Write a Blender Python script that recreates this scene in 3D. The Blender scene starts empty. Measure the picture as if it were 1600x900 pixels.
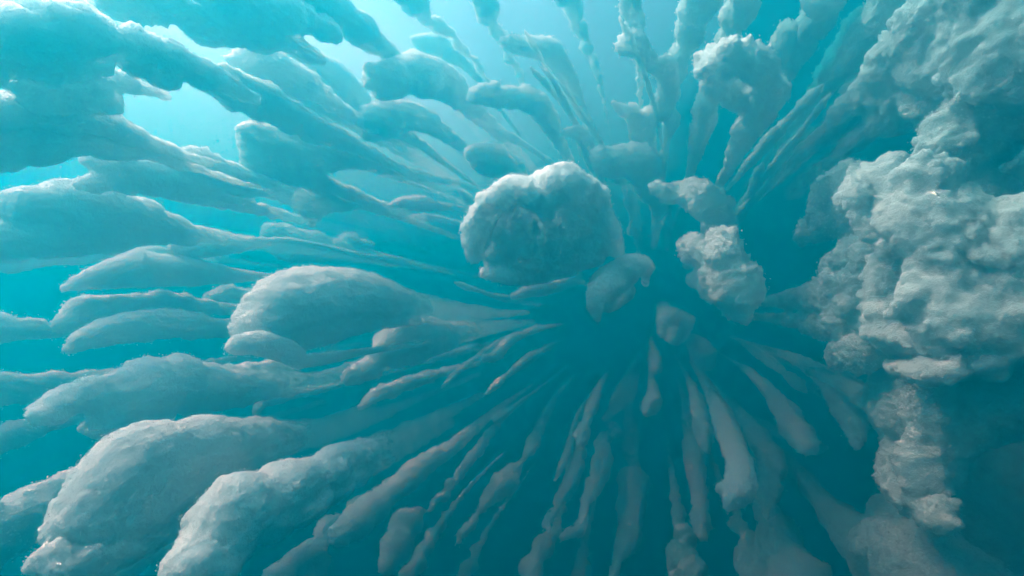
import bpy, math, random
import numpy as np
from mathutils import Vector, Matrix

C = bpy.context.scene.collection
S = bpy.context.scene
R = math.radians

# ------------------------------------------------------------------ camera
F = 800.0                        # focal length in pixels of a 1600 px wide frame
VPX, VPY = 1010.0, 480.0         # where the long axis (+Y) of the plumes vanishes
EYE = Vector((0.0, 0.0, 10.0))
ax_cam = Vector(((VPX-800)/F, (450-VPY)/F, -1.0)).normalized()     # +Y seen in camera space
# camera basis: no roll, +Y of the world lands on ax_cam
yaw = math.atan2(-ax_cam.x, -ax_cam.z) * -1.0
cam_d = bpy.data.cameras.new("camera"); cam = bpy.data.objects.new("camera", cam_d); C.objects.link(cam)
cam_d.sensor_width = 36.0; cam_d.lens = 36.0*F/1600.0; cam_d.clip_start = 0.05; cam_d.clip_end = 500
pitch = math.asin(-ax_cam.y)*1.0
best = None
def basis(yw, pt):
    return Matrix.Rotation(yw, 3, 'Z') @ Matrix.Rotation(R(90)+pt, 3, 'X')
yw = math.atan2(ax_cam.x, -ax_cam.z); pt = pitch
for _ in range(30):                                   # tiny fixed-point solve for yaw and pitch
    v = basis(yw, pt).transposed() @ Vector((0, 1, 0))
    yw += (ax_cam.x - v.x); pt -= (ax_cam.y - v.y)
CAM_R = basis(yw, pt)
cam.matrix_world = Matrix.Translation(EYE) @ CAM_R.to_4x4()
S.camera = cam

def ray(px, py):
    return (CAM_R @ Vector(((px-800)/F, (450-py)/F, -1.0))).normalized()

# ------------------------------------------------------------------ world, sun, exposure
SUN_EL, SUN_AZ = R(56), R(-102)                        # azimuth from +Y (away from the camera), negative = left
SUN_DIR = Vector((math.sin(SUN_AZ)*math.cos(SUN_EL), math.cos(SUN_AZ)*math.cos(SUN_EL), math.sin(SUN_EL)))
w = bpy.data.worlds.new("World"); S.world = w; w.use_nodes = True
nt = w.node_tree; nt.nodes.clear()
sky = nt.nodes.new("ShaderNodeTexSky"); sky.sky_type = 'NISHITA'; sky.sun_disc = False
sky.sun_elevation = SUN_EL; sky.sun_rotation = SUN_AZ
sky.air_density = 1.0; sky.dust_density = 8.0; sky.ozone_density = 1.0
bg = nt.nodes.new("ShaderNodeBackground"); bg.inputs[1].default_value = 0.15
wo = nt.nodes.new("ShaderNodeOutputWorld")
nt.links.new(sky.outputs[0], bg.inputs[0]); nt.links.new(bg.outputs[0], wo.inputs[0])

sun_d = bpy.data.lights.new("sun", 'SUN'); sun_d.energy = 1.5; sun_d.angle = R(22); sun_d.color = (1.0, 0.97, 0.92)
sun = bpy.data.objects.new("sun", sun_d); C.objects.link(sun)
sun.rotation_euler = SUN_DIR.to_track_quat('Z', 'Y').to_euler(); sun.location = EYE + SUN_DIR*30

S.view_settings.view_transform = 'Standard'; S.view_settings.look = 'None'
S.view_settings.exposure = 2.7; S.view_settings.gamma = 1.0; S.view_settings.use_curve_mapping = False
cy = S.cycles
cy.max_bounces = 10; cy.diffuse_bounces = 5; cy.volume_bounces = 5; cy.transparent_max_bounces = 32
cy.transmission_bounces = 2; cy.glossy_bounces = 1
cy.sample_clamp_indirect = 4; cy.caustics_reflective = False; cy.caustics_refractive = False
cy.use_denoising = True
cy.use_adaptive_sampling = True; cy.adaptive_threshold = 0.03

# ------------------------------------------------------------------ materials
def mat(name):
    m = bpy.data.materials.new(name); m.use_nodes = True
    n = m.node_tree; n.nodes.clear(); out = n.nodes.new("ShaderNodeOutputMaterial")
    return m, n, out

def bubble_mat(name, base, scale=1.0, thin=0.0):
    """dense white froth: matt, tinted a little, with a fine grain of bubbles"""
    m, n, out = mat(name)
    p = n.nodes.new("ShaderNodeBsdfPrincipled")
    tc = n.nodes.new("ShaderNodeTexCoord")
    big = n.nodes.new("ShaderNodeTexNoise"); big.inputs['Scale'].default_value = 2.2*scale
    big.inputs['Detail'].default_value = 5; big.inputs['Roughness'].default_value = 0.6
    fine = n.nodes.new("ShaderNodeTexNoise"); fine.inputs['Scale'].default_value = 45*scale
    fine.inputs['Detail'].default_value = 3; fine.inputs['Roughness'].default_value = 0.7
    ramp = n.nodes.new("ShaderNodeValToRGB")
    ramp.color_ramp.elements[0].position = 0.35; ramp.color_ramp.elements[1].position = 0.68
    d = [c*0.84 for c in base]
    ramp.color_ramp.elements[0].color = (*d, 1); ramp.color_ramp.elements[1].color = (*base, 1)
    bump = n.nodes.new("ShaderNodeBump"); bump.inputs['Strength'].default_value = 0.85
    bump.inputs['Distance'].default_value = 0.03
    p.inputs['Subsurface Weight'].default_value = 1.0; p.inputs['Subsurface Radius'].default_value = (1,1,1); p.inputs['Subsurface Scale'].default_value = 0.09
    p.inputs['Roughness'].default_value = 1.0; p.inputs['Specular IOR Level'].default_value = 0.0
    L = n.links.new
    L(tc.outputs['Object'], big.inputs['Vector']); L(tc.outputs['Object'], fine.inputs['Vector'])
    L(big.outputs['Fac'], ramp.inputs['Fac']); L(ramp.outputs['Color'], p.inputs['Base Color'])
    L(fine.outputs['Fac'], bump.inputs['Height']); L(bump.outputs['Normal'], p.inputs['Normal'])
    # the froth gets thinner toward the tail and in its outermost layers of bubbles
    at = n.nodes.new("ShaderNodeAttribute"); at.attribute_name = "froth_density"
    mp = n.nodes.new("ShaderNodeMapping"); mp.inputs['Scale'].default_value = (1, 0.3, 1)
    wi = n.nodes.new("ShaderNodeTexNoise"); wi.inputs['Scale'].default_value = 6*scale; wi.inputs['Detail'].default_value = 6
    wi.inputs['Roughness'].default_value = 0.74
    ma = n.nodes.new("ShaderNodeMath"); ma.operation = 'MULTIPLY_ADD'; ma.inputs[1].default_value = 2.6; ma.inputs[2].default_value = -1.3-thin
    ad = n.nodes.new("ShaderNodeMath"); ad.operation = 'ADD'; ad.use_clamp = True
    L(tc.outputs['Object'], mp.inputs['Vector']); L(mp.outputs[0], wi.inputs['Vector'])
    L(wi.outputs['Fac'], ma.inputs[0]); L(ma.outputs[0], ad.inputs[0]); L(at.outputs['Fac'], ad.inputs[1])
    L(ad.outputs[0], p.inputs['Alpha'])
    L(p.outputs[0], out.inputs['Surface'])
    return m

M_CRUMB, n, out = mat("bubble_crumbs")
p = n.nodes.new("ShaderNodeBsdfDiffuse"); p.inputs['Color'].default_value = (0.86, 0.90, 0.91, 1); n.links.new(p.outputs[0], out.inputs['Surface'])
M_CRUMB_DARK, n, out = mat("bubble_crumbs_shaded")
p = n.nodes.new("ShaderNodeBsdfDiffuse"); p.inputs['Color'].default_value = (0.48, 0.53, 0.56, 1); n.links.new(p.outputs[0], out.inputs['Surface'])  # crumbs darkened to go with the froth that has shade painted in
M_BUB = bubble_mat("bubble_froth", (0.90, 0.92, 0.92))
M_GREY = bubble_mat("bubble_froth_grey", (0.60, 0.66, 0.68))  # froth greyed down: weaker light on these plumes put into the base colour
M_DARK = bubble_mat("bubble_froth_shaded", (0.54, 0.59, 0.61))  # darker copy of the froth: shade of the backlit masses painted into its colour
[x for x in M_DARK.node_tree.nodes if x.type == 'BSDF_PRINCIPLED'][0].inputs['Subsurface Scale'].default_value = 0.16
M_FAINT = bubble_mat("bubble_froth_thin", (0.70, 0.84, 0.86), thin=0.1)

def mist_mat(name, dens, col):
    """loose bubbles round the froth: a thin white mist that fills its shell evenly"""
    m, n, out = mat(name)
    v = n.nodes.new("ShaderNodeVolumePrincipled")
    v.inputs['Color'].default_value = (*col, 1); v.inputs['Absorption Color'].default_value = (1, 1, 1, 1)
    v.inputs['Density'].default_value = dens; v.inputs['Anisotropy'].default_value = 0.2
    n.links.new(v.outputs[0], out.inputs['Volume']); return m
V_BUB = mist_mat("bubble_mist", 1.4, (0.89, 0.96, 0.97))
V_GREY = mist_mat("bubble_mist_grey", 1.1, (0.78, 0.85, 0.87))  # mist for the greyed froth, dimmed by colour as well
V_DARK = mist_mat("bubble_mist_shaded", 0.9, (0.70, 0.80, 0.83))  # mist of the dark copy: shade painted into the scatter colour
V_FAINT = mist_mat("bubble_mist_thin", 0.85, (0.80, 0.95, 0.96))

# ------------------------------------------------------------------ setting: seabed, surface, water
def mesh_obj(name, verts, faces, m=None, parent=None, smooth=True):
    me = bpy.data.meshes.new(name); me.from_pydata(verts, [], faces); me.update()
    if smooth: me.polygons.foreach_set("use_smooth", [True]*len(me.polygons))
    o = bpy.data.objects.new(name, me); C.objects.link(o)
    if m: me.materials.append(m)
    if parent: o.parent = parent
    return o

# value noise, vectorised
rs = np.random.RandomState(7)
LAT = rs.rand(48, 48, 48).astype(np.float32)
def vnoise(p):
    f = np.floor(p); t = (p-f).astype(np.float32); t = t*t*t*(t*(t*6-15)+10); i = f.astype(np.int64) % 48; j = (i+1) % 48
    def L(a, b, c): return LAT[a, b, c]
    x0, y0, z0 = i.T; x1, y1, z1 = j.T; tx, ty, tz = t.T
    c00 = L(x0,y0,z0)*(1-tx)+L(x1,y0,z0)*tx; c10 = L(x0,y1,z0)*(1-tx)+L(x1,y1,z0)*tx
    c01 = L(x0,y0,z1)*(1-tx)+L(x1,y0,z1)*tx; c11 = L(x0,y1,z1)*(1-tx)+L(x1,y1,z1)*tx
    return ((c00*(1-ty)+c10*ty)*(1-tz)+(c01*(1-ty)+c11*ty)*tz)*2-1
def fbm(p, o=3, g=0.5):
    s = 0; a = 1.0; q = p.copy(); n = 0
    for k in range(o):
        s = s + a*vnoise(q); n += a; a *= g; q = q*2.03+17.3
    return s/n
def billow(p, o=3, g=0.5):
    s = 0; a = 1.0; q = p.copy(); n = 0
    for k in range(o):
        s = s + a*(1.0-2.2*np.abs(vnoise(q))); n += a; a *= g; q = q*2.07+9.7
    return -s/n

def sheet(name, x0, x1, y0, y1, nx, ny, zf, m, kind):
    xs = np.linspace(x0, x1, nx); ys = np.linspace(y0, y1, ny)
    X, Y = np.meshgrid(xs, ys); P = np.stack([X.ravel(), Y.ravel(), np.zeros(X.size)], 1)
    P[:, 2] = zf(P)
    faces = [(r*nx+c, r*nx+c+1, (r+1)*nx+c+1, (r+1)*nx+c) for r in range(ny-1) for c in range(nx-1)]
    o = mesh_obj(name, P.tolist(), faces, m); o['kind'] = kind
    return o

m_sand, n, out = mat("seabed_sand")
p = n.nodes.new("ShaderNodeBsdfPrincipled"); p.inputs['Roughness'].default_value = 0.95
nz = n.nodes.new("ShaderNodeTexNoise"); nz.inputs['Scale'].default_value = 0.8; nz.inputs['Detail'].default_value = 8
rp = n.nodes.new("ShaderNodeValToRGB"); rp.color_ramp.elements[0].color = (0.03, 0.035, 0.03, 1); rp.color_ramp.elements[1].color = (0.10, 0.09, 0.07, 1)
n.links.new(nz.outputs['Fac'], rp.inputs['Fac']); n.links.new(rp.outputs['Color'], p.inputs['Base Color']); n.links.new(p.outputs[0], out.inputs['Surface'])
sb = sheet("seabed", -95, 95, -55, 135, 90, 90, lambda P: -8+0.5*fbm(P*0.13, 4), m_sand, 'structure')

Z_TOP = 12.78
m_w, n, out = mat("sea_water")
v = n.nodes.new("ShaderNodeVolumePrincipled")
v.inputs['Color'].default_value = (0.0, 0.18, 0.24, 1)
v.inputs['Absorption Color'].default_value = (0.39, 0.42, 0.43, 1)
v.inputs['Density'].default_value = 0.78
v.inputs['Anisotropy'].default_value = 0.55
n.links.new(v.outputs[0], out.inputs['Volume'])
def box(name, a, b, m):
    (x0,y0,z0),(x1,y1,z1) = a, b
    vs = [(x0,y0,z0),(x1,y0,z0),(x1,y1,z0),(x0,y1,z0),(x0,y0,z1),(x1,y0,z1),(x1,y1,z1),(x0,y1,z1)]
    fs = [(0,3,2,1),(4,5,6,7),(0,1,5,4),(1,2,6,5),(2,3,7,6),(3,0,4,7)]
    return mesh_obj(name, vs, fs, m, smooth=False)
hz = box("haze", (-100,-60,-10), (100,140,Z_TOP), m_w); hz['kind'] = 'stuff'

# the underside of the surface: tint ramp added to dim light toward the right
m_s, n, out = mat("sea_surface")
L = n.links.new
tr = n.nodes.new("ShaderNodeBsdfTransparent"); tc = n.nodes.new("ShaderNodeTexCoord")
sx = n.nodes.new("ShaderNodeSeparateXYZ"); L(tc.outputs['Object'], sx.inputs[0])
mr = n.nodes.new("ShaderNodeMapRange"); mr.inputs['From Min'].default_value = -4; mr.inputs['From Max'].default_value = 2.0; L(sx.outputs['X'], mr.inputs['Value'])
no = n.nodes.new("ShaderNodeTexNoise"); no.inputs['Scale'].default_value = 0.35; no.inputs['Detail'].default_value = 6
mp = n.nodes.new("ShaderNodeMapping"); mp.inputs['Scale'].default_value = (1, 0.35, 1); L(tc.outputs['Object'], mp.inputs[0]); L(mp.outputs[0], no.inputs['Vector'])
ma = n.nodes.new("ShaderNodeMath"); ma.operation = 'MULTIPLY_ADD'; ma.inputs[1].default_value = 1.0; L(no.outputs['Fac'], ma.inputs[0])
sb_ = n.nodes.new("ShaderNodeMath"); sb_.operation = 'SUBTRACT'; sb_.inputs[1].default_value = 0.5; L(mr.outputs[0], sb_.inputs[0]); L(sb_.outputs[0], ma.inputs[2])
cr = n.nodes.new("ShaderNodeValToRGB"); cr.color_ramp.elements[0].color = (1.0, 1.0, 0.97, 1); cr.color_ramp.elements[1].color = (0.01, 0.25, 0.25, 1)
cr.color_ramp.elements[0].position = 0.15; cr.color_ramp.elements[1].position = 0.85
L(ma.outputs[0], cr.inputs[0]); L(cr.outputs[0], tr.inputs[0]); L(tr.outputs[0], out.inputs['Surface'])
ss = sheet("sea_surface", -70, 70, -40, 110, 120, 120, lambda P: 12.66+0.05*fbm(P*np.array([0.5,0.25,0.5]), 4), m_s, 'structure')

# ------------------------------------------------------------------ plumes
def catmull(pts, ds):
    """dense samples along a polyline of (vec, radius), spaced about ds*radius"""
    out = []
    P = [np.array(p, float) for p in pts]
    if len(P) == 1: return [P[0]]
    Q = [2*P[0]-P[1]] + P + [2*P[-1]-P[-2]]
    for k in range(1, len(Q)-2):
        a, b, c, d = Q[k-1], Q[k], Q[k+1], Q[k+2]
        L = np.linalg.norm(c[:3]-b[:3]); n = max(1, int(math.ceil(L/(ds*max(0.02, min(b[3], c[3]))))))
        for i in range(n):
            t = i/n
            v = 0.5*((2*b)+(c-a)*t+(2*a-5*b+4*c-d)*t*t+(3*b-3*c+d-a)*t**3)
            v[3] = max(v[3], 0.4*min(b[3], c[3])); out.append(v)
    out.append(P[-1]); return out

import bmesh
_ico = {}
def ico(level):
    if level not in _ico:
        bm = bmesh.new(); bmesh.ops.create_icosphere(bm, subdivisions=level, radius=1.0)
        bm.verts.ensure_lookup_table()
        _ico[level] = (np.array([v.co[:] for v in bm.verts]), np.array([[v.index for v in f.verts] for f in bm.faces])); bm.free()
    return _ico[level]

STRETCH = 2.4
def to_world(px, py, pr, d0, ref, dz=0.0, cap=5.5):
    """pixel + radius in pixels -> point on the line through ref that runs along +Y (depth grows toward the vanishing point)"""
    r = ray(px, py); s = math.sqrt(r.x**2+r.z**2)
    t = min(ref/max(s, 1e-4), cap*d0)
    t = max(t, 0.88*d0) + dz
    P = EYE + r*t
    return np.array([P.x, P.y, P.z, pr*t/F*0.90])

def extend(path):
    """carry the tail on along its own line into the far water instead of ending it in a point"""
    path = [tuple(q) for q in path]
    if len(path) < 3: return path
    x, y, r = path[-1][:3]; a, b, q = path[-2][:3]
    f = math.hypot(x-VPX, y-VPY); g = math.hypot(a-VPX, b-VPY)
    if f < 45 or f > g: return path
    r = max(r, 0.7*q*f/g); path[-1] = (x, y, r)
    for k in ((0.8,) if len(path) > 6 and r < 12 else (0.78, 0.58)):
        path.append((VPX+(x-VPX)*k, VPY+(y-VPY)*k, r*k*0.65))
    return path

def froth(name, paths, d0, m, parent=None, lump=1.0, curl=1.0, seed=0, fray=1.0, jit=0.35, vox=None, soft=1.0, shells=None, carve=(), ext=True, wob=0.16, knobs=6, thick=1.0, cap=5.5, crumb=0.4, crumb_size=0.36):
    """one continuous mesh of bubbly froth. paths: list of polylines [(px,py,r[,dz])...], head first"""
    rng = np.random.RandomState(seed*13+5)
    x, y = paths[0][0][:2]; r0 = ray(x, y); ref = d0*math.sqrt(r0.x**2+r0.z**2)
    sph = []
    for path in paths:
        path = extend(path) if ext else path
        W = [to_world(q[0], q[1], q[2], d0, ref, q[3] if len(q) > 3 else 0.0, cap) for q in path]
        sm = catmull(W, 0.45)
        if jit > 0:                                                   # beads, pinches and a wandering line
            ph = rng.rand(6)*6.28
            arc = np.concatenate([[0], np.cumsum([np.linalg.norm(sm[i+1][:3]-sm[i][:3]) for i in range(len(sm)-1)])])/max(W[0][3], 1e-3)
            new = []
            for q, a_ in zip(sm, arc):
                f_ = thick*(1+wob*(0.6*math.sin(1.9*a_+ph[0])+0.4*math.sin(4.3*a_+ph[1])))
                o_ = np.array([math.sin(1.3*a_+ph[2])+0.6*math.sin(3.1*a_+ph[3]), 0, math.sin(1.5*a_+ph[4])+0.6*math.sin(2.8*a_+ph[5])])*q[3]*wob*0.55
                new.append(np.array([*(q[:3]+o_*min(1, a_)), q[3]*f_]))
            sm = new
            for _k in range(knobs):                                   # knobs on the head
                h = sm[min(len(sm)-1, int(rng.rand()**1.5*min(len(sm)-1, 7)))]
                d = rng.normal(size=3); d[1] = -abs(d[1])*0.8; d /= np.linalg.norm(d)
                f = rng.uniform(0.22, 0.42); sph.append(np.array([*(h[:3]+d*h[3]*(1.0-f*0.35)), h[3]*f]))
        for k, s in enumerate(sm):
            sph.append(s)
            if jit > 0 and rng.rand() < 0.55:
                d = rng.normal(size=3); d /= np.linalg.norm(d); f = 0.35+0.3*rng.rand()
                sph.append(np.array([*(s[:3]+d*s[3]*(1-f)*(1+0.35*jit)), s[3]*f]))
    sph = np.array(sph); org = sph[0, :3].copy()
    rmean = float(np.median(sph[:, 3]))
    V, Fc = ico(2)
    vs = (sph[:, None, :3]+V[None]*sph[:, None, 3:4]).reshape(-1, 3)-org
    vs[:, 1] /= 1.6                                                   # voxels longer along the plume
    fs = (Fc[None]+(np.arange(len(sph))*len(V))[:, None, None]).reshape(-1, 3)
    me = bpy.data.meshes.new(name)
    me.vertices.add(len(vs)); me.vertices.foreach_set("co", vs.ravel().astype(np.float32))
    me.loops.add(fs.size); me.loops.foreach_set("vertex_index", fs.ravel().astype(np.int32))
    me.polygons.add(len(fs)); me.polygons.foreach_set("loop_start", np.arange(0, fs.size, 3, dtype=np.int32))
    me.update(calc_edges=True)
    o = bpy.data.objects.new(name, me); C.objects.link(o)
    vx = vox or max(0.0038*d0, rmean*0.045)
    md = o.modifiers.new("r", 'REMESH'); md.mode = 'VOXEL'; md.voxel_size = vx; md.use_smooth_shade = True
    sm_ = o.modifiers.new("s", 'SMOOTH'); sm_.iterations = int(max(2, rmean/vx*0.55)); sm_.factor = 0.5
    dg = bpy.context.evaluated_depsgraph_get()
    me2 = bpy.data.meshes.new_from_object(o.evaluated_get(dg)); o.modifiers.clear()
    o.data = me2; bpy.data.meshes.remove(me); me2.name = name
    n = len(me2.vertices); co = np.empty(n*3, np.float32); me2.vertices.foreach_get("co", co); co = co.reshape(-1, 3).astype(np.float64)
    co[:, 1] *= 1.6
    me2.vertices.foreach_set("co", co.ravel()); me2.update()
    if len(carve):                                                    # hollows and flat faces in the side that looks out
        me2.update(); nn = np.empty(n*3, np.float32); me2.vertex_normals.foreach_get("vector", nn); nn = nn.reshape(-1, 3)
        for (cx, cyy, cr, amt) in carve:
            rc = np.array(ray(cx, cyy)); d = co+org-np.array(EYE); along = d@rc
            perp = np.linalg.norm(d-along[:, None]*rc, axis=1)/along*F
            k_ = np.exp(-(perp/cr)**3)*np.clip(-(nn@rc)*2.0, 0, 1)
            co = co + rc*(k_*amt*d0)[:, None]
    off = rng.rand(3)*40
    # local radius = radius of the nearest centre sample
    step = max(1, len(sph)//60); cs = sph[::step]; lr = np.empty(n)
    for a in range(0, n, 20000):
        b = co[a:a+20000]; dd = ((b[:, None]-(cs[None, :, :3]-org))**2).sum(2)/cs[None, :, 3]**2
        lr[a:a+20000] = cs[dd.argmin(1), 3]
    def normals():
        nn = np.empty(n*3, np.float32); me2.vertex_normals.foreach_get("vector", nn); return nn.reshape(-1, 3)
    # how far behind the head: detail is crisp at the head, drawn out behind it
    behind = np.clip(co[:, 1]/(6*rmean), 0, 1)
    st = 1.0/(1.0+STRETCH*behind)
    def coords(sc):
        q = co*sc; q[:, 1] = q[:, 1]*0.55; return q+off
    w0 = np.stack([fbm(coords(0.9/rmean)+k*11, 2) for k in range(3)], 1)
    lr_full = lr.copy(); lr = np.minimum(lr, 1.25*rmean); lrr = lr[:, None]
    co = co + w0*lrr*0.30*lump
    me2.vertices.foreach_set("co", co.ravel().astype(np.float32)); me2.update()
    N = normals()
    co = co + N*(billow(coords(1.05/rmean)+w0*0.5, 2)*lr*0.27*lump)[:, None]
    me2.vertices.foreach_set("co", co.ravel().astype(np.float32)); me2.update()
    N = normals(); k = (1-0.55*behind)*curl
    co = co + N*(billow(coords(2.9/rmean)+w0, 4, 0.58)*lr*0.21*k)[:, None]
    me2.vertices.foreach_set("co", co.ravel().astype(np.float32)); me2.update()
    N = normals()
    g = np.minimum(lr, 0.045*d0)
    co = co + N*(fbm(co*(26.0/d0)*np.array([1,0.6,1])+off, 3, 0.65)*g*0.26*fray*(1-0.5*behind))[:, None]
    # frayed crumbs on the head
    sp = np.clip(vnoise(co*(70.0/d0)+off)-0.55, 0, 1)*2.2
    co = co + N*(sp*0.0025*d0*fray*(1-behind))[:, None]
    me2.vertices.foreach_set("co", co.ravel().astype(np.float32)); me2.update()
    # layers: a solid core and a few thinner shells of loose bubbles round it
    N = normals(); y = co[:, 1]; L_ = max(y.max(), 1e-3)
    q_ = (y+org[1])/max(0.5, org[1]); t = np.clip((q_-1.2)/1.0, 0, 1); tail = t*t*(3-2*t)
    faint = 1.0 if m is M_FAINT else (0.6 if m in (M_GREY, M_DARK) else 0.3)
    faint *= soft
    sh = shells if shells is not None else 0
    core = co - N*(lr*(0.20*faint*t)*soft)[:, None]
    allco = [core]; dens = [1.9-2.3*tail]
    for k in range(sh):
        u = (k+1)/sh
        off_ = (lr*0.16*faint*(0.35+0.65*t))*(2.2*u-1.0)
        allco.append(co + N*off_[:, None]); dens.append((0.62-0.42*u)*(1-0.6*tail)+0.0*y)
    # the mist: a closed shell of its own round all layers, swelling toward the tail
    pick = np.nonzero((rng.rand(n) < crumb*np.clip(1.5-(q_-1.0)*2.6, 0, 1)) & (q_ < 1.6))[0]
    rad = (0.0013+0.0022*rng.rand(len(pick))**2)*d0*crumb_size
    cc = co[pick]+N[pick]*((rng.rand(len(pick))**2.2)*0.10*np.minimum(lr[pick], 0.06*d0)+0.001*d0)[:, None]+rng.normal(size=(len(pick), 3))*0.0018*d0
    tet = np.array([(1,1,1),(1,-1,-1),(-1,1,-1),(-1,-1,1)])/1.732
    rot = rng.normal(size=(len(pick), 3)); rot /= np.linalg.norm(rot, axis=1)[:, None]
    tv = tet[None]-2*(tet[None]@rot[:, :, None])*rot[:, None, :]           # reflected at random, so no two alike
    cv = (cc[:, None]+tv*rad[:, None, None]*1.5).reshape(-1, 3)
    tf = (np.array([(0,2,1),(0,1,3),(0,3,2),(1,2,3)])[None]+np.arange(len(pick))[:, None, None]*4).reshape(-1, 3)
    allco.append(co + N*(lr*(0.05+0.26*t)*soft*(1-0.55*np.clip((q_-1.9)/1.2, 0, 1)))[:, None]); dens.append(np.zeros(n))
    nf = len(me2.polygons); lv = np.empty(len(me2.loops), np.int32); me2.loops.foreach_get("vertex_index", lv)
    ls = np.empty(nf, np.int32); me2.polygons.foreach_get("loop_start", ls)
    K = len(allco); me3 = bpy.data.meshes.new(name)
    me3.vertices.add(n*K+len(cv)); me3.vertices.foreach_set("co", np.concatenate(allco+[cv]).astype(np.float32).ravel())
    me3.loops.add(len(lv)*K+tf.size); me3.loops.foreach_set("vertex_index", np.concatenate([lv+n*k for k in range(K)]+[tf.ravel()+n*K]).astype(np.int32))
    me3.polygons.add(nf*K+len(tf)); me3.polygons.foreach_set("loop_start", np.concatenate([ls+len(lv)*k for k in range(K)]+[len(lv)*K+np.arange(0, tf.size, 3)]).astype(np.int32))
    me3.update(calc_edges=True)
    ta = me3.attributes.new("froth_density", 'FLOAT', 'POINT'); ta.data.foreach_set("value", np.concatenate(dens+[np.full(len(cv), 5.0)]).astype(np.float32))
    o.data = me3; bpy.data.meshes.remove(me2); me2 = me3; me2.name = name
    me2.materials.clear(); me2.materials.append(m)
    me2.materials.append({M_BUB: V_BUB, M_GREY: V_GREY, M_DARK: V_DARK, M_FAINT: V_FAINT}[m])
    mi = np.zeros(nf*K+len(tf), np.int32); mi[nf*(K-1):nf*K] = 1; mi[nf*K:] = 2; me2.materials.append(M_CRUMB_DARK if m is M_DARK else M_CRUMB); me2.polygons.foreach_set("material_index", mi)
    me2.polygons.foreach_set("use_smooth", np.ones(len(me2.polygons), bool))
    if parent is None: o.location = org
    else: o.location = org-np.array(parent.location); o.parent = parent
    return o

_seed = [0]
def plume(name, label, cat, d0, paths, m=M_BUB, group=None, parts=None, **kw):
    _seed[0] += 1
    if isinstance(paths[0], tuple): paths = [paths]
    if parts:
        x, y = paths[0][0][:2]; P = EYE+ray(x, y)*d0
        root = bpy.data.objects.new(name, None); C.objects.link(root); root.location = P; root.empty_display_size = 0.3
        froth("froth_body", paths, d0, m, root, seed=_seed[0], **kw)
        for k, pr in enumerate(parts):
            pname, pd, pp = pr[:3]; pk = pr[3] if len(pr) > 3 else {}
            q = froth(pname, pp if isinstance(pp[0], list) else [pp], pd, pk.pop('m', m), root, seed=_seed[0]*7+k, **{**kw, **pk})
        o = root
    else:
        o = froth(name, paths, d0, m, None, seed=_seed[0], **{**({'lump': 1.2, 'curl': 1.1} if name == 'bubble_strand' and 'lump' not in kw else {}), **({'wob': 0.42, 'thick': 0.8, 'knobs': 3} if name == 'bubble_strand' else {})}, **kw)
    o['label'] = label; o['category'] = cat
    if group: o['group'] = group
    return o

PL, CL, ST, WI = "bubble_plume", "bubble_cloud", "bubble_strand", "bubble_wisp"
G_ST = "thin bubble strands trailing down below the centre"
G_LO = "fat bubble plumes sweeping toward the lower left"
G_UP = "curled bubble plumes above the centre"
G_LE = "flat grey bubble plumes at the left edge"
G_FA = "small faint bubble wisps near the centre"

# --- centre
plume(CL, "large boulder-shaped bubble cloud with a hollow front face, nearest the centre of the picture", "bubble cloud", 2.9,
      [[(845,352,70,0.22),(875,335,60,0.22),(908,352,46,0.26),(940,372,30,0.3),(965,390,14,0.4)],[(768,426,15,-0.02),(790,430,17,0.0),(820,426,24,0.05),(850,416,32,0.1),(880,412,28,0.15)],
       [(742,395,20,0.0),(744,365,27,-0.03),(754,335,29,-0.03),(777,310,29,-0.02),(808,297,26,-0.02),(838,312,23,-0.03),(862,338,21,-0.02),(886,368,22,0.03)],
       [(830,300,32,0.10),(868,290,36,0.12),(904,300,34,0.18),(930,330,30,0.22),(948,360,24,0.26)],[(870,380,44,0.22),(900,392,34,0.27),(925,396,26,0.3)],
       [(775,360,38,0.10),(800,345,40,0.12),(805,375,44,0.14),(780,395,36,0.10),(815,400,40,0.13),(845,380,44,0.14)]],
      parts=[("curled_lip", 2.78, [(757,426,11),(775,424,13),(795,412,10),(805,398,7)], {})], lump=0.3, curl=0.6, fray=1.2, jit=0.0, ext=False, cap=1.08, carve=[(800,368,60,0.035),(790,405,14,0.03),(768,390,12,0.025),(838,405,13,0.025),(770,340,12,0.015)])
plume(WI, "slim pale wisp lying just under the large central boulder-shaped cloud", "bubble wisp", 5.5, [(800,464,5),(825,455,10),(850,450,12),(880,445,9),(905,440,4)], group=G_FA)
plume(CL, "small grey bubble cloud with a pointed leg, below right of the central boulder-shaped cloud", "bubble cloud", 2.9,
      [[(935,500,7),(930,480,14),(935,455,22),(955,440,30),(975,425,27),(990,415,22),(1008,418,10)],[(950,470,20),(975,455,20)]], lump=0.5, wob=0.05, knobs=2)
plume(PL, "blunt bear-like bubble plume jutting left over the upper right shoulder of the central boulder-shaped cloud", "bubble plume", 4.4,
      [[(935,245,17),(955,252,24),(985,252,28),(1005,262,30),(1015,290,22),(1030,320,14)],[(940,268,9),(960,268,16)]], group=G_UP, lump=0.7)
plume(PL, "knobbly bubble plume like stepped knuckles joining the blunt bear-like plume to the heart-shaped cluster", "bubble plume", 4.2,
      [(1026,294,17),(1048,300,20),(1075,305,26),(1105,312,28),(1122,338,25),(1120,366,22)], lump=0.9)
plume(CL, "lumpy cluster of three rounded bubble heads right of centre, greyer at its lower right", "bubble cloud", 4.1,
      [[(1080,388,26),(1095,395,26),(1115,420,30),(1150,440,40),(1145,465,36),(1165,495,14)],[(1124,376,27),(1136,388,30),(1130,412,28)],[(1100,440,16),(1120,460,20)]], lump=0.7)
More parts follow.
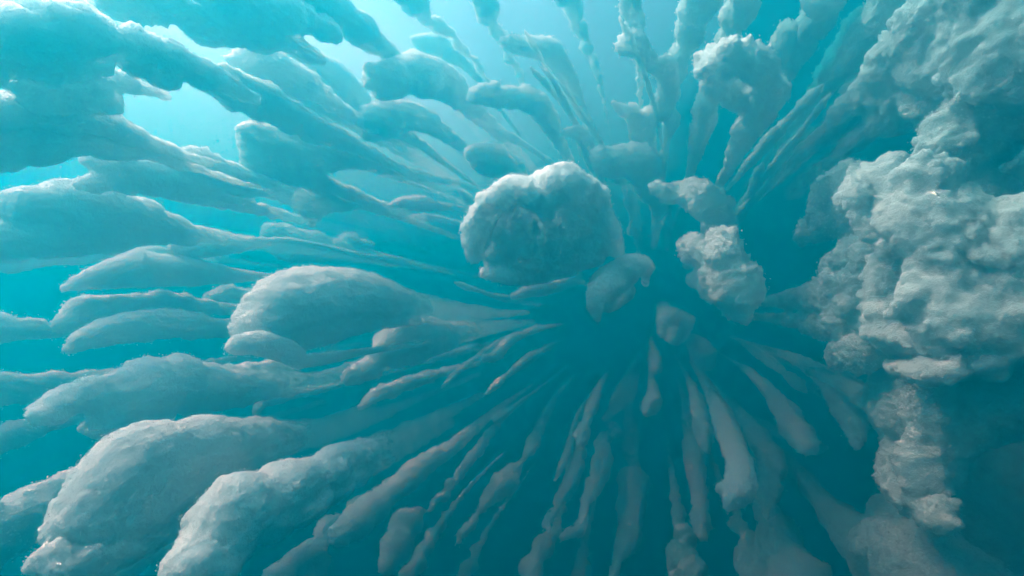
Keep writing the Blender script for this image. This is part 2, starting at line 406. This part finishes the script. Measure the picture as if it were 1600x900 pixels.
plume(WI, "blurred rounded wisp with a square lower edge, left of the greyish three-headed cluster", "bubble wisp", 6.0, [[(1055,512,26),(1045,495,16),(1035,480,10)],[(1050,530,10),(1056,520,12)]], m=M_FAINT, group=G_FA)
plume(WI, "tiny faint upright wisp below the blurred square-bottomed wisp", "bubble wisp", 8.0, [(1025,580,8),(1024,565,11),(1022,550,8),(1018,535,4)], m=M_FAINT, group=G_FA)
plume(WI, "faint oval wisp below the greyish three-headed cluster", "bubble wisp", 7.5, [(1102,568,14),(1098,550,18),(1085,535,12),(1075,525,6)], m=M_FAINT, group=G_FA)
plume(WI, "small zigzag wisp alone in clear blue water left of the centre", "bubble wisp", 5.5, [(755,560,6),(775,556,10),(790,538,9),(805,527,8),(820,522,6),(838,514,7),(850,512,3)], group=G_FA)
plume(WI, "tiny round speck of froth between the central boulder-shaped cloud and the knuckled plume", "bubble wisp", 8.0, [(985,360,9),(990,364,6),(993,368,4)], m=M_FAINT, group=G_FA)
plume(WI, "hazy round ball of froth floating alone under the cauliflower plume at the upper right", "bubble wisp", 6.6, [(1250,222,25),(1240,240,20),(1225,262,12)], m=M_FAINT, lump=0.5)

# --- left of centre
plume(PL, "arched whale-like bubble plume with a rolled lip at its lower front, left of centre", "bubble plume", 3.0,
      [[(405,508,42),(435,482,52),(480,468,54),(530,462,50),(580,466,42),(640,478,26),(700,484,16),(780,490,8)],[(470,520,30),(510,505,36),(560,500,26)]],
      parts=[("rolled_lip", 2.72, [(368,540,16),(398,536,20),(430,543,21),(460,555,18),(478,564,10)], {})], lump=0.35, curl=0.6, fray=1.3, jit=0.1, wob=0.03, knobs=0)
plume(PL, "club-shaped bubble plume with a small drooping snout, under the arched whale-like plume", "bubble plume", 3.9,
      [[(545,590,15),(575,575,18),(600,550,22),(625,535,36),(650,530,38),(690,525,26),(730,517,16),(790,508,9)],[(560,588,14),(590,580,12)]], lump=0.45, jit=0.1)
plume(ST, "pale finger of froth just below the club-shaped plume with the drooping snout", "bubble strand", 5.2, [(562,638,6),(580,622,10),(605,610,13),(640,598,12),(690,582,9),(740,570,5)], m=M_FAINT)
plume(PL, "bear-shaped bubble plume with a drooping foreleg, just above the widest lower left plume", "bubble plume", 3.4,
      [[(150,668,13),(175,645,28),(215,620,42),(260,605,42),(310,605,38),(370,605,30),(440,600,20),(520,590,10)],[(62,650,15),(95,632,22),(135,618,22),(180,610,26)],[(200,650,25),(240,640,28)]], group=G_LO, lump=0.5)
plume(PL, "widest smooth-backed bubble plume sweeping to the lower left corner with a frayed snout", "bubble plume", 2.5,
      [[(120,862,30),(135,820,42),(175,765,56),(230,730,62),(290,712,56),(350,700,48),(410,690,36),(470,680,24),(560,660,14)],[(160,850,40),(210,800,48),(270,760,40)]],
      parts=[("frayed_snout", 2.4, [(45,885,10),(65,868,16),(90,875,20),(120,890,30)], {'fray':2.2,'curl':1.6})], group=G_LO, lump=0.45, curl=0.8, jit=0.12, wob=0.06, knobs=2, m=M_DARK)
plume(PL, "second widest bubble plume at the bottom left, its overhanging front lobe dipping into shade", "bubble plume", 2.3,
      [[(300,885,34),(330,840,44),(370,800,48),(420,780,46),(480,750,36),(540,720,30),(600,695,20),(690,650,10)],[(400,835,18),(430,815,24),(480,790,24)],[(330,890,40),(360,850,36)]], group=G_LO, lump=0.55, curl=0.8, m=M_BUB)
plume(PL, "narrow grey plume cut by the left edge, tucked behind the widest lower plume", "bubble plume", 3.5,
      [[(-40,835,36),(10,822,30),(50,795,26),(95,765,20),(140,735,14)],[(-10,850,26),(30,830,24)]], m=M_GREY, group=G_LO)
plume(ST, "faint ribbed band of froth along the underside of the widest lower plume", "bubble strand", 4.0, [(150,905,18),(200,885,18),(240,860,18),(280,830,14),(320,800,8)], m=M_FAINT, group=G_LO)
plume(ST, "faint ribbed band of froth under the second widest lower plume", "bubble strand", 4.6, [[(430,910,22),(465,880,22),(500,845,18),(550,800,14),(610,755,10),(680,700,6)],[(480,905,14),(510,880,10)]], m=M_FAINT, group=G_LO)
plume(PL, "long slim bubble plume with a rounded club end, left of the grey teardrop blob", "bubble plume", 4.0,
      [(528,838,14),(548,820,24),(580,795,24),(612,770,17),(640,745,20),(675,718,16),(705,700,13),(740,670,9),(790,630,5)], lump=0.5, curl=0.5, jit=0.1, group=G_LO)
plume(ST, "soft hook-shaped wisp between the bear-shaped plume and the club-shaped plume", "bubble strand", 5.8, [(398,645,7),(410,628,10),(440,618,11),(480,612,9),(540,600,5)], m=M_FAINT)
plume(PL, "hazy grey plume at the left edge above the bear-shaped plume's drooping foreleg", "bubble plume", 4.8, [(-30,612,22),(40,606,20),(100,600,16),(170,590,13),(260,575,8)], m=M_GREY, group=G_LE)
plume(PL, "faint low plume at the left edge below the bear-shaped plume's drooping foreleg", "bubble plume", 4.6, [(-30,700,20),(20,680,18),(60,668,12),(120,655,8)], m=M_GREY, group=G_LE)

# --- left edge
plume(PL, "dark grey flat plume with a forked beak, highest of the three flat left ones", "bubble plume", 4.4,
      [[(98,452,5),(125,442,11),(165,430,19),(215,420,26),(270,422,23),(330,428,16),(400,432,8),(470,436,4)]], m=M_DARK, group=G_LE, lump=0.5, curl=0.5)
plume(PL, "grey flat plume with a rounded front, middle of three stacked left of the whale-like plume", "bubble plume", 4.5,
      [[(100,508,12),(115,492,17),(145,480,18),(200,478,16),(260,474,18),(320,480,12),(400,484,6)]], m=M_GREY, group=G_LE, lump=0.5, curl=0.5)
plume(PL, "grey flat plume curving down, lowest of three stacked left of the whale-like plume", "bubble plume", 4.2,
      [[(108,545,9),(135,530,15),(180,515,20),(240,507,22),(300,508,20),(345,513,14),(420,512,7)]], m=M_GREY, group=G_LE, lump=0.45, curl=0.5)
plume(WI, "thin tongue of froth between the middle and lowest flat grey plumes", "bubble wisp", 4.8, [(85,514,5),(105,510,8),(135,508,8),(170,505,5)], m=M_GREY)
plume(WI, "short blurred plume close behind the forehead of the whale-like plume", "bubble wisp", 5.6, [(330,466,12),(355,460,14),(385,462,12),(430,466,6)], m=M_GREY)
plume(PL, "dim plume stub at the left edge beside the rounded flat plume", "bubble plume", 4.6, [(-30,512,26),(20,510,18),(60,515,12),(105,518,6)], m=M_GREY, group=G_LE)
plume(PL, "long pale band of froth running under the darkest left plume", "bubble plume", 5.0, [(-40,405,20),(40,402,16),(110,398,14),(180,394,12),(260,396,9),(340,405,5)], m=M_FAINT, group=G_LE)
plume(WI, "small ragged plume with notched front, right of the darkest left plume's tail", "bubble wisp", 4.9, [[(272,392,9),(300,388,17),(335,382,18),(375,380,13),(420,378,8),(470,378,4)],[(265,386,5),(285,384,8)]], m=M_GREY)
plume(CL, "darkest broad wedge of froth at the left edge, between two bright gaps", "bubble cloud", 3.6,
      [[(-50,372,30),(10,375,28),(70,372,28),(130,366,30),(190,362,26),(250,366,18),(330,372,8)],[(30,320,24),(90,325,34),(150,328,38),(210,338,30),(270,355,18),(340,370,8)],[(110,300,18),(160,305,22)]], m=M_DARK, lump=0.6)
plume(CL, "two-fingered plume pointing left under the bright oval gap, with a humped back", "bubble cloud", 3.5,
      [[(132,250,9),(155,252,13),(185,258,15),(230,270,22),(290,278,30),(350,285,24),(420,300,12),(500,330,6)],[(128,288,10),(155,284,15),(195,282,17),(250,288,20)],[(270,258,22),(310,256,26),(350,268,20)]], m=M_DARK, lump=0.6)
plume(PL, "hazy heart-shaped plume with a pointed drip, left of the clear blue centre", "bubble plume", 5.2, [[(488,352,5),(487,335,14),(475,318,21),(500,312,24),(530,316,16),(580,322,8)]], m=M_GREY, lump=0.6)
plume(PL, "very faint broad plume under the hazy heart-shaped one", "bubble plume", 6.8, [[(425,365,20),(450,378,28),(480,385,26),(530,392,18),(600,405,8)],[(540,375,14),(580,385,8)]], m=M_FAINT, lump=0.5)
plume(WI, "thin pale wisp pointing left toward the heart-shaped plume, level with the boulder-shaped cloud's top", "bubble wisp", 5.6, [(606,322,4),(630,317,10),(655,318,13),(685,322,8),(730,330,4)], m=M_BUB, group=G_FA)
plume(WI, "dim round-fronted wisp above the thin pale wisp left of centre", "bubble wisp", 6.4, [(628,272,12),(645,272,11),(680,280,8),(730,292,4)], m=M_GREY, group=G_FA)

# --- upper left
plume(CL, "hand-like cluster of broken froth in front of the bright gap at the upper left", "bubble cloud", 3.7,
      [[(358,92,9),(375,95,13),(395,105,20),(420,120,26),(450,122,28),(480,134,22),(502,150,10)],[(402,62,8),(412,78,12),(425,98,20)],[(368,108,9),(390,120,16)],[(378,75,5),(395,85,10)]],
      lump=0.8, curl=1.5, fray=1.6)
plume(PL, "smooth dim plume sloping down behind the hand-like cluster", "bubble plume", 4.6, [[(440,80,22),(480,105,30),(520,130,32),(560,160,24),(610,200,16),(680,260,8)],[(440,150,16),(490,165,18),(550,190,14)]], m=M_FAINT, lump=0.5, curl=0.5)
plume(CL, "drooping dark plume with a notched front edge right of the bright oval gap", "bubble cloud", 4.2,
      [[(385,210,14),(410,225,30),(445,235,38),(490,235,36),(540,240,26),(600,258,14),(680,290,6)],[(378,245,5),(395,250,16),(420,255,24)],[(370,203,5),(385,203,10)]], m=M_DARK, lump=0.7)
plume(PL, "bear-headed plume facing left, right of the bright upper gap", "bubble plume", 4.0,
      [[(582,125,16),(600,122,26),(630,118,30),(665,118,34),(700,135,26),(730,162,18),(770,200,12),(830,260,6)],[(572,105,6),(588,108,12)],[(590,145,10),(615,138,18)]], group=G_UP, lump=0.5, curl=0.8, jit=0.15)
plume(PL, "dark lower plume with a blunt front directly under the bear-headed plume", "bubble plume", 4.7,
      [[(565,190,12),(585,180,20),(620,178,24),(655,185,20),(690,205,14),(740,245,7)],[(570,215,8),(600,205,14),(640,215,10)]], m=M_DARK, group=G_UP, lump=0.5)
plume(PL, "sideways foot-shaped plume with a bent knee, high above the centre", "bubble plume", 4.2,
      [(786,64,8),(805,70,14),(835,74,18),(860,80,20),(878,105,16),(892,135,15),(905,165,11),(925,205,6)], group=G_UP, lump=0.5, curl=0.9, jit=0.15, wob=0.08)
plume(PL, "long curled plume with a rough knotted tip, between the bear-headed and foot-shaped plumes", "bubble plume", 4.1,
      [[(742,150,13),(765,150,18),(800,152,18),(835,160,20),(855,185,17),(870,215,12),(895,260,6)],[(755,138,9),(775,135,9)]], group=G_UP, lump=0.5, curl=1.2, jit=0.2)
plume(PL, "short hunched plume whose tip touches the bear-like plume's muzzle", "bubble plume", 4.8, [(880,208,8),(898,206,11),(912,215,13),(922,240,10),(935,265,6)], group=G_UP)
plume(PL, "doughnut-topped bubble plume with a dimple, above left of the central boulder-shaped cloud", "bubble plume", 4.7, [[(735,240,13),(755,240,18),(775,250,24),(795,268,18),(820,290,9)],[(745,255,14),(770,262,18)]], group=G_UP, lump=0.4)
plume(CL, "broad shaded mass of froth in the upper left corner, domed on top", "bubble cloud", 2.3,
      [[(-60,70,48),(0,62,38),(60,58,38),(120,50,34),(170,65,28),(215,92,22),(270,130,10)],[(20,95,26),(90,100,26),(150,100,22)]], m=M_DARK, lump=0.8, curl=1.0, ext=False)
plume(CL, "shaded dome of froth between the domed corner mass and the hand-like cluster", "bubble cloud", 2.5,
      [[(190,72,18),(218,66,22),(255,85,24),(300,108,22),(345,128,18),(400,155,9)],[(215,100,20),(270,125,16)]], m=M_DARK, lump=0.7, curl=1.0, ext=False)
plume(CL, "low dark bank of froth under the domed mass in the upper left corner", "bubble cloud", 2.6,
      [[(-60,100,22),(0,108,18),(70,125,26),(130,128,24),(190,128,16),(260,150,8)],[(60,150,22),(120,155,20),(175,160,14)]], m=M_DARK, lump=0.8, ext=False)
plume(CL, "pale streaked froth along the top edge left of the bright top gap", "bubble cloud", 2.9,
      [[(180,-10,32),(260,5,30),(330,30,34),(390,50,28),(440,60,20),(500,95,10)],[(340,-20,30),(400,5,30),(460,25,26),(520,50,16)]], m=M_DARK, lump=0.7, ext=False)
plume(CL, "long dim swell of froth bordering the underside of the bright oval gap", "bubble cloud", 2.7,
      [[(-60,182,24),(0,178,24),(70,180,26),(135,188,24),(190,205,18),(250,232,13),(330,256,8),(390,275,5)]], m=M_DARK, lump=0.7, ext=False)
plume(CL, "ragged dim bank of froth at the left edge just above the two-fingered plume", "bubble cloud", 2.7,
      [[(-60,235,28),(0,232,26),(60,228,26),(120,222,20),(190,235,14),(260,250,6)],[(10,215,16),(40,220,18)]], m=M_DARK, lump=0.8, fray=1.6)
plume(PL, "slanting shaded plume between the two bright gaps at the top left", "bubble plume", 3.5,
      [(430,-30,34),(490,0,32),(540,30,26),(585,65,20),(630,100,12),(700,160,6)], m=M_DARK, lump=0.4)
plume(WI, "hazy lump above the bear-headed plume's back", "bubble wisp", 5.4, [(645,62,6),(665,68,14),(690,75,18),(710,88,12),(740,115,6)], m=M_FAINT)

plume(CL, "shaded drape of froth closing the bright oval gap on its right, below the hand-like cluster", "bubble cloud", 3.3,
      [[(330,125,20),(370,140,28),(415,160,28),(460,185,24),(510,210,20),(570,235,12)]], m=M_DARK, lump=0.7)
# --- top streaks
plume(ST, "shaded streak slanting down from the top edge, first right of the bright top gap", "bubble strand", 4.0, [(610,-30,26),(650,10,20),(690,45,12),(740,95,6)], m=M_FAINT)
plume(ST, "soft streak from the top edge above the foot-shaped plume", "bubble strand", 4.2, [(735,-30,24),(755,10,20),(775,45,13),(800,95,7)], m=M_FAINT)
plume(ST, "narrow streak from the top edge just right of the foot-shaped plume's knee", "bubble strand", 4.5, [(880,-30,20),(895,15,15),(912,60,11),(935,120,6)], m=M_FAINT)
plume(ST, "blunt stub of froth at the top edge over the torn cauliflower arm", "bubble strand", 3.8, [(985,-20,18),(986,10,18),(990,35,15),(998,75,9)], m=M_FAINT)
plume(ST, "wide pale streak from the top edge right of the torn cauliflower arm", "bubble strand", 4.0, [(1090,-30,26),(1085,20,24),(1070,70,18),(1055,130,12),(1040,200,7)], m=M_FAINT)
plume(ST, "wide soft streak from the top edge above the round cauliflower plume", "bubble strand", 4.2, [(1170,-30,28),(1155,10,24),(1140,50,18),(1120,110,10)], m=M_FAINT)

# --- upper right
plume(PL, "torn cauliflower arm bent at the elbow with a thin left spike, upper middle", "bubble plume", 3.9,
      [[(975,72,18),(992,66,18),(1005,88,15),(1030,108,15),(1045,120,16),(1042,150,18),(1025,175,18),(1008,195,18),(1012,225,13),(1025,270,7)],[(958,160,5),(972,172,9),(992,185,14)],[(1040,95,11),(1048,110,14)]],
      group=G_UP, lump=0.6, curl=1.4, fray=1.6)
plume(CL, "round cauliflower plume with a crumbly bright crown, upper right of centre", "bubble cloud", 3.5,
      [[(1105,105,22),(1125,95,26),(1150,88,26),(1180,100,26),(1198,125,26),(1195,155,26),(1180,185,24),(1160,215,18),(1140,260,10)],[(1120,130,26),(1150,145,32)],[(1130,72,10),(1145,70,14)]],
      parts=[("trailing_leg", 3.9, [(1105,150,16),(1100,185,18),(1092,215,14),(1080,265,7)], {'m':M_FAINT})], lump=0.8, curl=1.5, fray=1.7)
plume(WI, "smooth hazy lobe behind the right shoulder of the round cauliflower plume", "bubble wisp", 4.8, [(1232,52,20),(1236,75,26),(1228,100,20),(1210,140,12)], m=M_FAINT)
plume(ST, "hazy finger of froth between the round cauliflower plume and the great upper right mass", "bubble strand", 5.4, [(1345,20,14),(1325,65,18),(1305,105,20),(1280,140,16),(1250,185,9)], m=M_FAINT)
plume(ST, "short blunt finger left of the great upper right mass, the lowest one there", "bubble strand", 4.9, [(1316,143,8),(1330,136,14),(1350,128,16),(1330,170,12),(1290,215,8)], m=M_FAINT)
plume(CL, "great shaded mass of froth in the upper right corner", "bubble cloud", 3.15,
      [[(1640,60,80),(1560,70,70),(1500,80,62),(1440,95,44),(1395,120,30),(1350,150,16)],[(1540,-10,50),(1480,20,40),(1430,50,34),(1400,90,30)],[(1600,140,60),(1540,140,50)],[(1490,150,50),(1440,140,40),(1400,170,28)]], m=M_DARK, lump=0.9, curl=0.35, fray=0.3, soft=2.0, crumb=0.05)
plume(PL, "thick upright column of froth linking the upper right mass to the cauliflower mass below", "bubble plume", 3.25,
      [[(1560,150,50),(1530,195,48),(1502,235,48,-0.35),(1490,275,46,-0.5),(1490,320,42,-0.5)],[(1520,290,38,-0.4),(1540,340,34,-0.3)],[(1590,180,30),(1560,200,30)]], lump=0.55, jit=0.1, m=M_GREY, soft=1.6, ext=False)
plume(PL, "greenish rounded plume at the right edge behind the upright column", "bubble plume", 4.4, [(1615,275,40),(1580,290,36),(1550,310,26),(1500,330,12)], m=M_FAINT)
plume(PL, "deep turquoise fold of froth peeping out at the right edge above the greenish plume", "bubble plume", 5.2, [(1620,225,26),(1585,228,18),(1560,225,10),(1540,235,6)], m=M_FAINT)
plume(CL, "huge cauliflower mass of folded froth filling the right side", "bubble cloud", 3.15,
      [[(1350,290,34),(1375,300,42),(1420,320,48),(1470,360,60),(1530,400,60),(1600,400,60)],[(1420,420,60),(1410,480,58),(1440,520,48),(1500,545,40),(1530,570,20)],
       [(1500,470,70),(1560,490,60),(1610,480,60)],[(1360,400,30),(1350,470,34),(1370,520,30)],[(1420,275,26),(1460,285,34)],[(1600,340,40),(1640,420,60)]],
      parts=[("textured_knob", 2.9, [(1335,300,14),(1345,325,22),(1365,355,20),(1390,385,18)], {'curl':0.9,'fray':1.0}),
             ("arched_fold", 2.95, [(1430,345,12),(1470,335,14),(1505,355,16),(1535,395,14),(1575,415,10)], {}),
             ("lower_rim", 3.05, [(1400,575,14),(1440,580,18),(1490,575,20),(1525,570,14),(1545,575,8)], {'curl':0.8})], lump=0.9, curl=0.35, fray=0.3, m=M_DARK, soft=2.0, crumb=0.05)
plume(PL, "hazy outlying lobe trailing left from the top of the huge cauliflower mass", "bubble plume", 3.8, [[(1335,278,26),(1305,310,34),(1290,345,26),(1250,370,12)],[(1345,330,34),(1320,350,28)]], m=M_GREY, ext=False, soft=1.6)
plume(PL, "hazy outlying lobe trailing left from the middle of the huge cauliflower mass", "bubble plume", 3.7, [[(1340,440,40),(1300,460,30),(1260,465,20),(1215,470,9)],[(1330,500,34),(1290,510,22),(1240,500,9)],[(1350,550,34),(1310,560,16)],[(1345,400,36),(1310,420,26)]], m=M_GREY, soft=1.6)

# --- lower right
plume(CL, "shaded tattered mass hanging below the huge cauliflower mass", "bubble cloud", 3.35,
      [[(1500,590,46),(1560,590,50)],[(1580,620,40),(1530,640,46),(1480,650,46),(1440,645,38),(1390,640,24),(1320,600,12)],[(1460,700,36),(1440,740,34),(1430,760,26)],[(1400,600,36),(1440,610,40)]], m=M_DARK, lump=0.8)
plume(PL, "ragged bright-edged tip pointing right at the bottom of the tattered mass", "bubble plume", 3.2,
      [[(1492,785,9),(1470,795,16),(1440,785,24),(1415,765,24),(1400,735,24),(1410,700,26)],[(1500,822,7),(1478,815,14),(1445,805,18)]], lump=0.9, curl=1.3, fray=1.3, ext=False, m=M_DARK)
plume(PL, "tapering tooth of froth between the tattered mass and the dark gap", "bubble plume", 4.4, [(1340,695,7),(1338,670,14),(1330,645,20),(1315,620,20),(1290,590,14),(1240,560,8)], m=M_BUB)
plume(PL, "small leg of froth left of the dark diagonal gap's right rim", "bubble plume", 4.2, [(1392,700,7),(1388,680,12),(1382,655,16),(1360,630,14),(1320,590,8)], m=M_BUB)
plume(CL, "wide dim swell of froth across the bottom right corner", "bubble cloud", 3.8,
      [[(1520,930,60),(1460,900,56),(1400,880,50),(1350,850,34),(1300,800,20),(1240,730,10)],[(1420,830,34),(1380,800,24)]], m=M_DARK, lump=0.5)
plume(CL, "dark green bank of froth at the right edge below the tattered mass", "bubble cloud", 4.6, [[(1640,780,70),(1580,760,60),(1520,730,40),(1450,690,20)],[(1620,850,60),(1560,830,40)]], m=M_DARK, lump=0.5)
plume(PL, "bright boot-shaped plume kicking left with a frayed sole, lower right of centre", "bubble plume", 3.4,
      [[(1140,785,12),(1150,770,22),(1160,745,20),(1152,715,17),(1142,690,18),(1132,660,17),(1120,630,12),(1095,585,6)],[(1125,762,8),(1140,765,16)]], lump=0.6, fray=1.6)
plume(ST, "dim ragged strand right behind the boot-shaped plume", "bubble strand", 4.4, [[(1200,808,6),(1198,785,11),(1200,755,20),(1205,725,22),(1190,695,16),(1160,650,8)]], m=M_GREY, group=G_ST, soft=0.6)
plume(ST, "stubby slanting plume like a sock, right of the boot-shaped plume", "bubble strand", 4.6, [[(1262,700,13),(1252,685,18),(1240,665,18),(1225,640,16),(1205,615,12),(1170,580,6)],[(1275,692,8),(1262,690,12)]], group=G_ST, soft=0.6)
plume(ST, "long dim strand left of the boot-shaped plume, reaching below it", "bubble strand", 4.9, [(1096,838,7),(1094,815,13),(1093,790,12),(1090,755,14),(1085,715,14),(1078,670,12),(1068,620,7)], m=M_FAINT, group=G_ST, soft=0.6)
plume(ST, "short ragged strand touching the boot-shaped plume's upper left side", "bubble strand", 4.9, [(1106,708,4),(1102,690,10),(1098,665,14),(1092,640,12),(1080,600,6)], m=M_FAINT, group=G_ST, soft=0.6)
plume(ST, "broad blurred strand at the bottom edge below the boot-shaped plume", "bubble strand", 5.0, [(1070,925,28),(1072,890,28),(1070,860,22),(1065,825,14),(1055,770,7)], m=M_FAINT, group=G_ST, soft=0.6)
plume(ST, "widest dim strand at the bottom edge right of the boot-shaped plume", "bubble strand", 4.6, [[(1250,930,40),(1238,890,38),(1225,850,30),(1205,815,20),(1180,760,10)],[(1180,930,26),(1175,890,22),(1165,840,12)]], m=M_FAINT, group=G_ST, soft=0.6)

# --- bottom strands
plume(ST, "bright crooked strand hooking left at its foot, longest of the strands below the centre", "bubble strand", 4.6,
      [(876,840,5),(888,836,9),(905,828,10),(912,808,8),(915,785,8),(928,760,13),(938,735,16),(942,705,14),(938,690,10),(950,682,10),(962,672,11),(952,660,8),(944,655,6),(958,640,9),(972,620,16),(985,598,14),(992,565,7)], group=G_ST, soft=0.6, lump=0.5, curl=0.7, jit=0.1)
plume(ST, "pale knotted strand running off the bottom edge just right of the bright crooked hook strand", "bubble strand", 5.0,
      [(960,925,10),(962,890,9),(966,868,9),(980,850,17),(985,815,20),(988,775,22),(990,752,20),(992,730,9),(984,705,13),(986,680,13),(982,640,8),(985,600,5)], group=G_ST, soft=0.6, m=M_FAINT, lump=0.6)
plume(ST, "pale strand with a curled foot, just left of the bright crooked hook strand", "bubble strand", 5.2,
      [(858,832,6),(855,812,8),(868,798,7),(878,775,10),(892,755,13),(898,720,14),(905,690,12),(912,660,11),(925,620,6)], group=G_ST, soft=0.6, m=M_FAINT, lump=0.6)
plume(ST, "tiny dangling thread between the curled-foot strand and the pinched strand", "bubble strand", 6.0, [(866,752,2.5),(872,742,4),(876,730,5),(884,712,6),(892,690,6),(902,650,4)], group=G_ST, soft=0.6, m=M_FAINT)
plume(ST, "strand pinched thin in its middle and foot, second left of the crooked hook strand", "bubble strand", 5.0,
      [(716,846,5),(722,832,8),(738,818,8),(748,800,5),(765,778,12),(785,758,17),(802,738,12),(816,720,4),(830,700,10),(840,675,11),(852,650,9),(875,610,5)], group=G_ST, soft=0.6, m=M_FAINT, lump=0.6, curl=0.7)
plume(ST, "grey teardrop blob on a thin thread, right of the slim club-ended plume", "bubble strand", 4.8,
      [(605,885,16),(612,865,22),(625,838,26),(640,815,18),(655,800,8),(668,798,4),(680,785,7),(700,765,9),(722,735,9),(745,705,10),(790,650,5)], group=G_ST, soft=0.6, m=M_GREY, lump=0.4, curl=0.5)
plume(ST, "straight faint strand leaning right from the bottom edge beside the grey teardrop blob", "bubble strand", 5.6, [(630,915,12),(650,880,13),(672,845,12),(692,815,8),(730,765,4)], group=G_ST, soft=0.6, m=M_FAINT)
plume(ST, "broad faint strand at the bottom edge under the curled-foot strand", "bubble strand", 5.4, [[(822,925,20),(835,885,18),(848,850,16),(865,835,10),(880,790,5)]], group=G_ST, soft=0.6, m=M_FAINT)
plume(ST, "short dim streak at the bottom edge, between the leaning and the broad faint strands", "bubble strand", 6.4, [(720,920,14),(732,890,12),(745,860,8),(770,815,4)], group=G_ST, soft=0.6, m=M_FAINT)
plume(ST, "short dim streak at the bottom edge between the hook strand's foot and the knotted strand", "bubble strand", 6.4, [(905,925,15),(908,890,14),(912,860,9),(920,820,5)], group=G_ST, soft=0.6, m=M_FAINT)
plume(WI, "small faint tuft right of the bright crooked strand's upper bend", "bubble wisp", 6.4, [(1010,645,7),(1018,632,14),(1022,618,10),(1018,590,5)], m=M_FAINT, group=G_FA)
plume(WI, "tiny smudge of froth halfway between the zigzag wisp and the pinched strand", "bubble wisp", 7.5, [(775,655,7),(785,648,8),(800,638,4)], m=M_FAINT, group=G_FA)
plume(ST, "pale green slanting streak from the top edge, just right of the hazy shoulder lobe", "bubble strand", 4.3, [(1300,-30,26),(1285,10,26),(1262,60,20),(1225,120,14),(1170,220,8)], m=M_FAINT)
plume(PL, "broad pale green plume from the top edge, left of the great upper right mass", "bubble plume", 4.0, [(1430,-30,40),(1400,10,36),(1370,45,28),(1330,90,20),(1270,160,12)], m=M_FAINT)
plume(PL, "hazy low bank of froth pointing left out from under the great upper right mass", "bubble plume", 4.6, [(1470,150,34),(1420,170,30),(1370,180,24),(1310,205,16),(1230,250,9)], m=M_FAINT)

# --- far streaks that dissolve into the blue, too alike to be told apart
frng = random.Random(11)
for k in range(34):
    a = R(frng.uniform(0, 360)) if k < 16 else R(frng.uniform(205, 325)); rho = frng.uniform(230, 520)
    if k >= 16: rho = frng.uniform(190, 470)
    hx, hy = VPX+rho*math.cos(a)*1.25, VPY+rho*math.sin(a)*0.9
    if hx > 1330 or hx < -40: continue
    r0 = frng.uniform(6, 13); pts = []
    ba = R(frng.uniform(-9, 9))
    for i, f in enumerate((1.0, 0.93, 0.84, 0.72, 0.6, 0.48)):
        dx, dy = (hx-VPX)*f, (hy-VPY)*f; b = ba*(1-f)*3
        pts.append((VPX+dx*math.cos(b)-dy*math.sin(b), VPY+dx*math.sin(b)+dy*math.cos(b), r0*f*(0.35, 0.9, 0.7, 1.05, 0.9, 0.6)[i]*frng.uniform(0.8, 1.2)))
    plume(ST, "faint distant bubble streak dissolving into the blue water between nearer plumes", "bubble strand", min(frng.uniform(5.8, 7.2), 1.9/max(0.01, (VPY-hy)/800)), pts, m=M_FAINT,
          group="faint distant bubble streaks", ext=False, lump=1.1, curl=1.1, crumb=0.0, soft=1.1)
